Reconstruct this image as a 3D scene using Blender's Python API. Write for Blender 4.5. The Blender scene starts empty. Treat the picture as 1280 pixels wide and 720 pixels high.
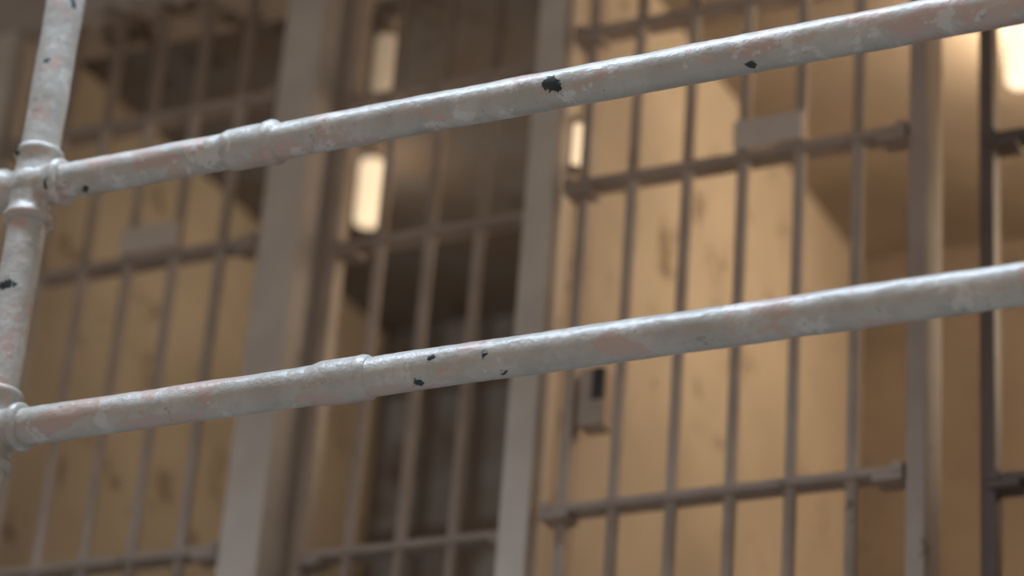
import bpy, bmesh, math, random
from mathutils import Vector, Matrix, noise
random.seed(4)
scn=bpy.context.scene
scn.view_settings.view_transform='Standard'
scn.view_settings.look='None'
COL=scn.collection
CAMY,CAMZ=-4.1,1.6
PER=1.354
# ------------------------------------------------------------ materials
def newmat(name):
    m=bpy.data.materials.new(name); m.use_nodes=True
    nt=m.node_tree; nt.nodes.clear()
    out=nt.nodes.new('ShaderNodeOutputMaterial'); b=nt.nodes.new('ShaderNodeBsdfPrincipled')
    nt.links.new(b.outputs[0],out.inputs[0])
    return m,nt,b
def N(nt,t,**k):
    n=nt.nodes.new(t)
    for a,v in k.items(): setattr(n,a,v)
    return n
def nz(nt,vec,scale,detail=4,rough=.55):
    n=N(nt,'ShaderNodeTexNoise'); n.inputs['Scale'].default_value=scale
    n.inputs['Detail'].default_value=detail; n.inputs['Roughness'].default_value=rough
    nt.links.new(vec,n.inputs['Vector']); return n.outputs['Fac']
def ramp(nt,fac,stops):
    r=N(nt,'ShaderNodeValToRGB'); e=r.color_ramp.elements
    while len(e)<len(stops): e.new(.5)
    for i,(p,c) in enumerate(stops):
        e[i].position=p; e[i].color=(c,c,c,1) if not isinstance(c,tuple) else (*c,1)
    nt.links.new(fac,r.inputs[0]); return r.outputs[0]
def mix(nt,fac,a,b):
    m=N(nt,'ShaderNodeMix',data_type='RGBA')
    if isinstance(fac,(int,float)): m.inputs[0].default_value=fac
    else: nt.links.new(fac,m.inputs[0])
    for s,v in ((6,a),(7,b)):
        if isinstance(v,tuple): m.inputs[s].default_value=(*v,1)
        else: nt.links.new(v,m.inputs[s])
    return m.outputs[2]
def bump(nt,b,h,strength,dist=.01):
    n=N(nt,'ShaderNodeBump'); n.inputs['Strength'].default_value=strength; n.inputs['Distance'].default_value=dist
    nt.links.new(h,n.inputs['Height']); nt.links.new(n.outputs[0],b.inputs['Normal'])
def simple(name,c1,c2,scale,rough=.6,bs=.3,stain=None,metal=0,detail=5):
    m,nt,b=newmat(name); tc=N(nt,'ShaderNodeTexCoord').outputs['Object']
    f=nz(nt,tc,scale,detail)
    c=mix(nt,ramp(nt,f,[(.35,0.),(.65,1.)]),c1,c2)
    if stain:
        g=nz(nt,tc,stain[1],6,.7)
        c=mix(nt,ramp(nt,g,[(stain[2],0.),(stain[2]+.08,1.)]),c,stain[0])
    nt.links.new(c,b.inputs['Base Color']); b.inputs['Roughness'].default_value=rough
    b.inputs['Metallic'].default_value=metal
    if bs: bump(nt,b,nz(nt,tc,scale*6,3),bs,.004)
    return m
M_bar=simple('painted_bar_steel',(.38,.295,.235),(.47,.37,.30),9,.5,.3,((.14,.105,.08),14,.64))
M_barK=simple('shadowed_dark_bar_steel',(.13,.10,.085),(.17,.13,.11),9,.5,.3,((.05,.04,.03),14,.64))  # silhouette shade of backlit bars put into the base colour
M_post=simple('painted_post_steel',(.56,.475,.40),(.66,.57,.485),6,.5,.3,((.2,.15,.12),11,.64))
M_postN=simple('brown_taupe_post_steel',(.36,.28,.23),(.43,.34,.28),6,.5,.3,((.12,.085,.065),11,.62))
M_cross=simple('painted_crossbar_steel',(.33,.255,.205),(.42,.325,.265),9,.5,.3,((.10,.07,.05),14,.62))
M_plate=simple('painted_lock_plate',(.58,.485,.40),(.66,.56,.475),10,.5,.2)
M_dark=simple('dark_slot',(.03,.025,.02),(.05,.04,.035),20,.7,0)
M_wall=simple('cream_cell_paint',(.42,.35,.265),(.57,.48,.37),2.2,.8,.4,((.22,.16,.11),7,.58))
M_ceilD=simple('shaded_peeling_ceiling_paint',(.16,.125,.105),(.175,.172,.18),5,.8,.4,((.09,.065,.052),6,.56))  # shade of the unlit cells put into the colour, with bluish peeling patches
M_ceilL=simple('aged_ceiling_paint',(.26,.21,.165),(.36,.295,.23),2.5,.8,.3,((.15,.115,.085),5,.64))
M_floor=simple('worn_concrete',(.28,.26,.24),(.36,.34,.31),3,.8,.4)
M_head=simple('header_paint',(.40,.325,.27),(.48,.40,.34),5,.6,.3,((.07,.045,.03),7,.54))
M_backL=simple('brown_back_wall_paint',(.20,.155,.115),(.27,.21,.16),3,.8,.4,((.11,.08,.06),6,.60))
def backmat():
    m,nt,b=newmat('shaded_grey_grid_back_wall'); tc=N(nt,'ShaderNodeTexCoord').outputs['Object']  # shade at the back of the cells put into dark greys, crossed by darker grid lines
    mp=N(nt,'ShaderNodeMapping'); mp.inputs['Rotation'].default_value=(math.radians(90),0,0); nt.links.new(tc,mp.inputs[0])
    br=N(nt,'ShaderNodeTexBrick'); br.offset=0; nt.links.new(mp.outputs[0],br.inputs['Vector'])
    br.inputs['Color1'].default_value=(.20,.215,.245,1); br.inputs['Color2'].default_value=(.28,.30,.335,1); br.inputs['Mortar'].default_value=(.09,.07,.06,1)
    br.inputs['Scale'].default_value=1; br.inputs['Brick Width'].default_value=.15; br.inputs['Row Height'].default_value=.42; br.inputs['Mortar Size'].default_value=.022; br.inputs['Mortar Smooth'].default_value=.4
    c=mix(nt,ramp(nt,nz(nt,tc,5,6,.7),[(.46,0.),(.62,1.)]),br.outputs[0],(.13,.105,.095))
    nt.links.new(c,b.inputs['Base Color']); b.inputs['Roughness'].default_value=.8
    bump(nt,b,nz(nt,tc,18,4),.4,.005); return m
M_backD=backmat()
def lampmat(name,col,s):
    m,nt,b=newmat(name); tc=N(nt,'ShaderNodeTexCoord').outputs['Object']
    c=mix(nt,ramp(nt,nz(nt,tc,12,2),[(.3,0.),(.7,1.)]),col,tuple(x*.8 for x in col))
    b.inputs['Base Color'].default_value=(.5,.42,.3,1); nt.links.new(c,b.inputs['Emission Color']); b.inputs['Emission Strength'].default_value=s
    return m
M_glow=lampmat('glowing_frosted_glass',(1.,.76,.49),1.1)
M_glow3=lampmat('bright_frosted_glass',(1.,.80,.56),1.5)
M_glow2=lampmat('dim_glow_patch',(1.,.74,.49),.28)
def railpaint(name,chips):
    m,nt,b=newmat(name); tc=N(nt,'ShaderNodeTexCoord').outputs['Object']
    base=mix(nt,ramp(nt,nz(nt,tc,11,5,.55),[(.36,0.),(.64,1.)]),(.50,.465,.41),(.62,.585,.53))
    base=mix(nt,ramp(nt,nz(nt,tc,40,4,.6),[(.52,0.),(.62,.35)]),base,(.42,.40,.355))
    off=N(nt,'ShaderNodeVectorMath',operation='ADD'); off.inputs[1].default_value=(7.3,2.1,5.5); nt.links.new(tc,off.inputs[0])
    st=N(nt,'ShaderNodeVectorMath',operation='MULTIPLY'); st.inputs[1].default_value=(.5,1,1); nt.links.new(off.outputs[0],st.inputs[0])
    pink=ramp(nt,nz(nt,st.outputs[0],15,7,.68),[(.545,0.),(.56,.8)])
    base=mix(nt,pink,base,(.60,.43,.365))
    off2=N(nt,'ShaderNodeVectorMath',operation='ADD'); off2.inputs[1].default_value=(1.3,8.1,3.5); nt.links.new(tc,off2.inputs[0])
    base=mix(nt,ramp(nt,nz(nt,off2.outputs[0],20,7,.68),[(.57,0.),(.585,.7)]),base,(.72,.69,.64))
    off3=N(nt,'ShaderNodeVectorMath',operation='ADD'); off3.inputs[1].default_value=(4.3,1.1,9.5); nt.links.new(tc,off3.inputs[0])
    base=mix(nt,ramp(nt,nz(nt,off3.outputs[0],28,7,.7),[(.63,0.),(.645,.6)]),base,(.30,.28,.25))
    sp=ramp(nt,nz(nt,off.outputs[0],75,3,.6),[(.75,0.),(.77,1.)])
    base=mix(nt,sp,base,(.08,.075,.07))
    d=N(nt,'ShaderNodeTexNoise'); d.inputs['Scale'].default_value=60; d.inputs['Detail'].default_value=6; d.inputs['Roughness'].default_value=.65; nt.links.new(tc,d.inputs['Vector'])
    s=N(nt,'ShaderNodeVectorMath',operation='MULTIPLY_ADD'); s.inputs[1].default_value=(.036,)*3; nt.links.new(d.outputs['Color'],s.inputs[0])
    sub=N(nt,'ShaderNodeVectorMath',operation='SUBTRACT'); sub.inputs[1].default_value=(.018,)*3; nt.links.new(tc,sub.inputs[0]); nt.links.new(sub.outputs[0],s.inputs[2])
    cur=None
    for (p,r) in chips:
        v=N(nt,'ShaderNodeVectorMath',operation='DISTANCE'); v.inputs[1].default_value=p; nt.links.new(s.outputs[0],v.inputs[0])
        q=N(nt,'ShaderNodeMath',operation='SUBTRACT'); q.inputs[1].default_value=r; nt.links.new(v.outputs['Value'],q.inputs[0])
        if cur is None: cur=q.outputs[0]
        else:
            mn=N(nt,'ShaderNodeMath',operation='MINIMUM'); nt.links.new(cur,mn.inputs[0]); nt.links.new(q.outputs[0],mn.inputs[1]); cur=mn.outputs[0]
    h=nz(nt,tc,26,5,.58)
    if cur is not None:
        mr=N(nt,'ShaderNodeMapRange'); mr.inputs['From Min'].default_value=.0008; mr.inputs['From Max'].default_value=-.0008
        nt.links.new(cur,mr.inputs['Value'])
        base=mix(nt,mr.outputs[0],base,(.025,.034,.034))
        hs=N(nt,'ShaderNodeMath',operation='SUBTRACT'); nt.links.new(h,hs.inputs[0]); nt.links.new(mr.outputs[0],hs.inputs[1]); h=hs.outputs[0]
    nt.links.new(base,b.inputs['Base Color'])
    b.inputs['Roughness'].default_value=.33
    bump(nt,b,h,.7,.006)
    return m
# ------------------------------------------------------------ mesh helpers
def mkobj(name,bm,mat,smooth=False,loc=(0,0,0),parent=None,bevel=0):
    me=bpy.data.meshes.new(name); bmesh.ops.recalc_face_normals(bm,faces=bm.faces[:]); bm.to_mesh(me); bm.free()
    if smooth:
        for p in me.polygons: p.use_smooth=True
    me.materials.append(mat)
    o=bpy.data.objects.new(name,me); COL.objects.link(o); o.location=loc
    if parent: o.parent=parent
    if bevel:
        md=o.modifiers.new('bevel','BEVEL'); md.width=bevel; md.segments=2; md.limit_method='ANGLE'
    return o
def add_box(bm,x0,x1,y0,y1,z0,z1):
    r=bmesh.ops.create_cube(bm,size=1)
    bmesh.ops.scale(bm,vec=(x1-x0,y1-y0,z1-z0),verts=r['verts'])
    bmesh.ops.translate(bm,vec=((x0+x1)/2,(y0+y1)/2,(z0+z1)/2),verts=r['verts'])
def lathe(bm,prof,axis='Z',seg=24,org=(0,0,0),amp=0,freq=12):
    rings=[]; o=Vector(org)
    for t,r in prof:
        ring=[]
        for i in range(seg):
            a=2*math.pi*i/seg; ca,sa=math.cos(a),math.sin(a)
            d=Vector((0,ca,sa)) if axis=='X' else Vector((ca,sa,0)) if axis=='Z' else Vector((sa,0,ca))
            ax=Vector((1,0,0)) if axis=='X' else Vector((0,0,1)) if axis=='Z' else Vector((0,1,0))
            p=o+ax*t+d*r
            if amp: p+=d*amp*noise.noise(p*freq)+d*amp*.5*noise.noise(p*freq*4)
            ring.append(bm.verts.new(p))
        rings.append(ring)
    for a,b_ in zip(rings,rings[1:]):
        for i in range(seg):
            j=(i+1)%seg; bm.faces.new((a[i],a[j],b_[j],b_[i]))
    bm.faces.new(rings[0]); bm.faces.new(rings[-1])
def empty(name,loc,label,cat,group=None):
    e=bpy.data.objects.new(name,None); e.empty_display_size=.1; e.location=loc; COL.objects.link(e)
    e['label']=label; e['category']=cat
    if group: e['group']=group
    return e
def struct(name,boxes,mat,label=None):
    bm=bmesh.new()
    for bx in boxes: add_box(bm,*bx)
    o=mkobj(name,bm,mat); o['kind']='structure'
    if label: o['label']=label
    o['category']='wall' if name.startswith('wall') else name.split('_')[0]
    return o
FZ=2.52; HZ=CAMZ+3.15; CZ=CAMZ+3.20; BY=1.67
# ------------------------------------------------------------ railing
RY=-1.15; PX=-2.42; E=Vector((PX,RY,FZ)); RZ=[CAMZ+1.981,CAMZ+1.572]; RR=.0275; PR=.030
rail=empty('pipe_railing',E,'white-painted steel pipe railing with chipped paint beside walkway','railing')
c=Vector((0,-2.95,-1.9)).normalized(); dn=Vector((0,1.9*1,-2.95)).normalized()
def rp(x,o,k):
    return tuple(Vector((x,RY,RZ[k]))-E+RR*(math.sqrt(1-o*o)*c+o*dn))
chips=[[(rp(-1.526,-.28,0),.0110),(rp(-1.519,-.05,0),.008),(rp(-1.234,.6,0),.0062),(rp(-2.318,.7,0),.0075)],
       [(rp(-1.703,.62,1),.0085),(rp(-1.678,-.6,1),.005),(rp(-1.596,-.42,1),.0045),(rp(-1.577,.7,1),.0045)]]
cp=Vector((.634,-.773,0)); rt=Vector((.773,.634,0))
def pp(z,o): return tuple(Vector((0,0,CAMZ+z-FZ))+PR*(math.sqrt(1-o*o)*cp+o*rt))
pchips=[(pp(1.80,-.65),.0105),(pp(1.80,-.2),.006),(pp(2.19,-.5),.005),(pp(2.30,.5),.006)]
M_r=[railpaint('chipped_white_pipe_paint',chips[0]),railpaint('chipped_white_pipe_paint_lower',chips[1])]
M_p=railpaint('chipped_white_post_paint',pchips)
M_f=railpaint('chipped_white_fitting_paint',[((-.02,-.03,CAMZ+2.035-FZ),.011),((.045,-.028,CAMZ+1.965-FZ),.008)])
X0,X1=-4.94,.10
for k in (0,1):
    bm=bmesh.new(); n=420
    lathe(bm,[(X0-PX+(X1-X0)*i/n,RR) for i in range(n+1)],'X',40,(0,0,RZ[k]-FZ),.0012,14)
    o=mkobj('rail',bm,M_r[k],True,parent=rail)
    xs=(-2.070,-1.985) if k==0 else (-1.873,-1.787)
    L=xs[1]-xs[0]
    if k==0: pr=[(-.004,RR-.001),(0,.0295),(.006,.0315),(.02,.0318),(L-.018,.0315),(L-.014,.0335),(L-.006,.0345),(L,.033),(L+.004,.029),(L+.006,RR-.001)]
    else: pr=[(-.008,RR-.001),(0,.0285),(.012,.0308),(.02,.0315),(L-.014,.0315),(L-.006,.0325),(L,.0315),(L+.004,.029),(L+.006,RR-.001)]
    bm=bmesh.new(); pr2=[]
    for (a,ra),(b2,rb) in zip(pr,pr[1:]):
        for s in range(3): pr2.append((a+(b2-a)*s/3,ra+(rb-ra)*s/3))
    pr2.append(pr[-1])
    lathe(bm,[(t+xs[0]-PX,r) for t,r in pr2],'X',40,(0,0,RZ[k]-FZ),.0009,30)
    mkobj('coupling',bm,M_r[k],True,parent=rail)
ptop=CAMZ+2.6
for px in (X0,PX,X1):
    bm=bmesh.new(); n=150
    lathe(bm,[(( ptop-FZ)*i/n,PR) for i in range(n+1)],'Z',40,(px-PX,0,0),.0012,14)
    mkobj('post',bm,M_p,True,parent=rail)
    bm=bmesh.new(); lathe(bm,[(0,.07),(.008,.07),(.012,.066),(.013,.04),(.03,.036),(.034,.031)],'Z',32,(px-PX,0,0))
    mkobj('base_flange',bm,M_f,True,parent=rail)
    for k in (0,1):
        bm=bmesh.new()
        def slv(h,r): 
            return [(-h,r-.006),(-h+.001,r+.002),(-h+.005,r+.005),(-h+.012,r+.005),(-h+.016,r+.001),(-h+.03,r-.001),(-.02,r+.001),(0,r+.002),(.02,r+.001),(h-.03,r-.001),(h-.016,r+.001),(h-.012,r+.005),(h-.005,r+.005),(h-.001,r+.002),(h,r-.006)]
        lathe(bm,slv(.064,.0335),'Z',40,(px-PX,0,RZ[k]-FZ),.0009,30)
        lathe(bm,slv(.060,.0315),'X',40,(px-PX,0,RZ[k]-FZ),.0009,30)
        bmesh.ops.create_uvsphere(bm,u_segments=32,v_segments=20,radius=.0385,matrix=Matrix.Translation((px-PX,0,RZ[k]-FZ)))
        mkobj('cross_fitting',bm,M_f,True,parent=rail)
# ------------------------------------------------------------ steel posts of the cell fronts
def steel_post(x0,x1,y0,y1,label,mat=None):
    e=empty('steel_post',(x0,y0,FZ),label,'post','steel posts of the cell fronts')
    bm=bmesh.new(); w=x1-x0; d=y1-y0; H=HZ-FZ
    add_box(bm,0,w,0,.012,0,H); add_box(bm,w-.012,w,.012,d,0,H); add_box(bm,0,.012,.012,d,0,H)
    mkobj('channel',bm,mat or M_post,parent=e,bevel=.003)
    return e
ZS=[CAMZ+2.86,CAMZ+2.521,CAMZ+1.858,FZ+.10]
lab_w='wide taupe-painted steel post between barred cell door and grille'
lab_n='slim taupe-painted steel post at the edge of a cell door'
for k in (-1,0): steel_post(-2.756+PER*k,-2.667+PER*k,-.03,.095,lab_w)
steel_post(-1.402,-1.368,-.03,.06,'narrow brownish steel post beside shade-darkened bar grille',M_postN)
for k in (-1,0,1): steel_post(-2.165+PER*k,-2.106+PER*k,-.03,.05,lab_n)
# ------------------------------------------------------------ barred doors and grilles
def barset(e,bars,x0,x1,mb=M_bar,mc=M_cross):
    H=HZ-FZ-.01
    for bx in bars:
        bm=bmesh.new(); prof=[(.02,.0115)]
        for z in sorted(ZS):
            zz=z-FZ
            prof+=[(zz-.013,.0115),(zz-.010,.0150),(zz+.010,.0150),(zz+.013,.0115)]
        prof.append((H,.0115))
        lathe(bm,prof,'Z',20,(bx,0,0))
        mkobj('bar',bm,mb,True,parent=e)
    for z in ZS:
        zz=z-FZ; bm=bmesh.new(); add_box(bm,x0,x1,-.024,.024,zz-.0075,zz+.0075)
        mkobj('crossbar',bm,mc,parent=e,bevel=.002)
        for s in (0,1):
            xa=x0 if s==0 else x1-.055
            bm=bmesh.new(); add_box(bm,xa,xa+.055,-.028,.026,zz-.020,zz-.0076)
            add_box(bm,(x0 if s==0 else x1-.02),(x0+.02 if s==0 else x1),-.03,.026,zz-.0076,zz+.012)
            mkobj('bracket',bm,mc,parent=e,bevel=.002)
def door(k,label):
    ox=-2.098+PER*k
    e=empty('barred_cell_door',(ox,0,FZ),label,'door','barred cell doors')
    barset(e,[-1.953+PER*k+.1115*i-ox for i in range(5)],.012,.69)
    bm=bmesh.new(); add_box(bm,.03,.052,-.0,.035,.02,HZ-FZ-.01); mkobj('stile',bm,M_bar,parent=e,bevel=.002)
    bm=bmesh.new(); z0=CAMZ+2.536-FZ; a=-1.744+PER*k-ox; b_=-1.608+PER*k-ox
    add_box(bm,a,b_,-.024,-.012,z0,z0+.060)
    mkobj('lock_plate',bm,M_plate,parent=e,bevel=.003)['label']='small blank rectangular metal plate'
    bm=bmesh.new(); z1=CAMZ+2.02-FZ
    add_box(bm,.065,.115,-.01,.04,z1,z1+.115); mkobj('lock_box',bm,M_bar,parent=e,bevel=.004)
    bm=bmesh.new(); add_box(bm,.092,.116,-.0125,-.006,z1+.05,z1+.112); mkobj('keyway',bm,M_dark,parent=e,bevel=.001)['label']='dark keyway slot'
door(-1,'taupe barred steel cell door with small lock plate')
door(0,'taupe barred steel cell door with small lock plate')
def grille(k):
    ox=-2.66+PER*k
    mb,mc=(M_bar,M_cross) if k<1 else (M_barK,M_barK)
    e=empty('barred_grille',(ox,.08,FZ),'fixed taupe steel bar grille beside a cell door' if mb is M_bar else 'fixed steel bar grille with shade painted dark, beside narrow post','grille','fixed bar grilles')
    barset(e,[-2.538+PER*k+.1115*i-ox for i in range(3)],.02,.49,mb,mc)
    bm=bmesh.new(); add_box(bm,.005,.032,-.02,.02,.02,HZ-FZ-.01); mkobj('stile',bm,mb,parent=e,bevel=.002)
for k in (-1,0,1): grille(k)
# ------------------------------------------------------------ cell shell
xl=-2.17-2*PER; xr=-2.11+2*PER
for i,k in enumerate((-2,-1,0,1,2)):
    struct('wall_partition' if i==0 else 'wall_partition.%03d'%i,[(-2.168+PER*k,-2.108+PER*k,.055,BY,FZ,CZ)],M_wall)
for i,k in enumerate((-2,-1,0,1)):
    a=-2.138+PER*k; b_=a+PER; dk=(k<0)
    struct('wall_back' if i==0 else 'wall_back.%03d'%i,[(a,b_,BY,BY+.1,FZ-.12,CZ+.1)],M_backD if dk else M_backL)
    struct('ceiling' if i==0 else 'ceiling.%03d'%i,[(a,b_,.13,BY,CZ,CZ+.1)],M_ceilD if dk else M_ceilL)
struct('floor',[(xl-.3,xr+.3,-1.28,BY,FZ-.12,FZ)],M_floor)
struct('floor_ground',[(-9,6,-7,3,-.1,0)],M_floor)
struct('trim_1',[(xl,xr,-.035,.13,HZ,CZ+.3)],M_head)
struct('ceiling_light_blocker',[(xl,xr,-1.06,.13,CZ+.301,CZ+.42)],M_floor)  # unseen slab added to keep the overhead light off the cell fronts
struct('wall_lower',[(xl,xr,.0,BY+.1,0,FZ-.12)],M_wall)
# ------------------------------------------------------------ lamps, stand-in glows and cell fills
def lamp(x,y,zc,power,label,hh=.08,mat=M_glow,r=1.):
    e=empty('pendant_glow',(x,y,CZ),label,'lamp','cell ceiling lamps')
    t=zc-CZ
    bm=bmesh.new(); lathe(bm,[(t+hh-.002,.027),(t+hh+.012,.026),(t+hh+.016,.010),(-.006,.010),(-.005,.03),(0,.032)],'Z',24); mkobj('pendant_stem',bm,M_bar,True,parent=e)
    bm=bmesh.new(); lathe(bm,[(t-hh,.014*r),(t-hh+.003,.022*r),(t-hh+.010,.026*r),(t,.027*r),(t+hh-.006,.027*r),(t+hh,.025*r)],'Z',24); mkobj('pendant_globe',bm,mat,True,parent=e)
    if power:
        l=bpy.data.lights.new('bulb_light','POINT'); l.energy=power; l.color=(1,.79,.55); l.shadow_soft_size=.03
        lo=bpy.data.objects.new('bulb_light',l); COL.objects.link(lo); lo.parent=e; lo.location=(.0,.06,t)
lamp(-2.988,.75,CAMZ+3.065,.8,'small glowing frosted glass lamp hanging from cell ceiling',.082,M_glow,1.15)
lamp(-1.40,.66,CAMZ+3.075,7.5,'small glowing frosted glass lamp hanging from cell ceiling',.08,M_glow3,1.1)
lamp(-2.700,.29,CAMZ+3.09,0,'dim glowing shape added for a light patch behind the bar grille',.07,M_glow2)  # added glow standing in for a pale light patch; emits no lamp light
e=empty('wall_glint',(-2.0945,.035,CAMZ+2.59),'slim glowing tube added for a bright glint beside steel post','lamp')  # added glowing tube standing in for a bright reflection by the post
bm=bmesh.new(); lathe(bm,[(0,.006),(.003,.009),(.097,.009),(.10,.006)],'Z',16); mkobj('glint_tube',bm,M_glow,True,parent=e)
bm=bmesh.new(); lathe(bm,[(-.012,.008),(-.011,.0105),(.003,.0105),(.004,.009)],'Z',16); lathe(bm,[(.096,.009),(.097,.0105),(.111,.0105),(.112,.008)],'Z',16); add_box(bm,-.012,-.006,-.006,.006,-.008,.108); mkobj('glint_holder',bm,M_bar,True,parent=e)
def area(name,loc,target,size,power,col):
    l=bpy.data.lights.new(name,'AREA'); l.shape='RECTANGLE'; l.size,l.size_y=size; l.energy=power; l.color=col
    o=bpy.data.objects.new(name,l); COL.objects.link(o); o.location=loc
    o.rotation_euler=(Vector(target)-Vector(loc)).to_track_quat('-Z','Y').to_euler()
WC=(1,.78,.55)
for xx,pw in ((-2.2,4.2),(-.85,8.0),(-3.55,3.0)):
    area('cell_wall_fill',(xx,.75,CAMZ+2.6),(xx-1.2,.75,CAMZ+2.6),(1.0,.6),pw,WC)  # unseen area fills added to brighten the left walls of the cells
# ------------------------------------------------------------ daylight and front fill
w=bpy.data.worlds.new('world'); scn.world=w; w.use_nodes=True
w.node_tree.nodes['Background'].inputs[0].default_value=(1,.92,.86,1); w.node_tree.nodes['Background'].inputs[1].default_value=.18
area('skylight_or_fill',(-1.6,-1.8,7.6),(-1.8,-1.3,3),(6,.8),480,(.66,.81,1.0))
area('skylight_or_fill',(-.5,-7,3),(-1.8,0,3.4),(5,3),42,(1,.85,.73))  # unseen warm fill from the front, added to brighten the bars and posts
# ------------------------------------------------------------ camera
F=3450.
up=Vector((560,-6860,F)).normalized(); lf=Vector((-7340,1140,F)); lf=(lf-up*lf.dot(up)).normalized()
Xc=-lf; Yc=up.cross(Xc)
right=Vector((Xc.x,Yc.x,up.x)); down=Vector((Xc.y,Yc.y,up.y)); fwd=Vector((Xc.z,Yc.z,up.z))
M=Matrix((right,-down,-fwd)).transposed().to_4x4(); M.translation=Vector((0,CAMY,CAMZ))
cd=bpy.data.cameras.new('camera'); co=bpy.data.objects.new('camera',cd); COL.objects.link(co); co.matrix_world=M
cd.lens=F/1280*36; cd.sensor_width=36; cd.clip_start=.05
cd.dof.use_dof=True; cd.dof.focus_distance=3.80; cd.dof.aperture_fstop=1.8
scn.camera=co
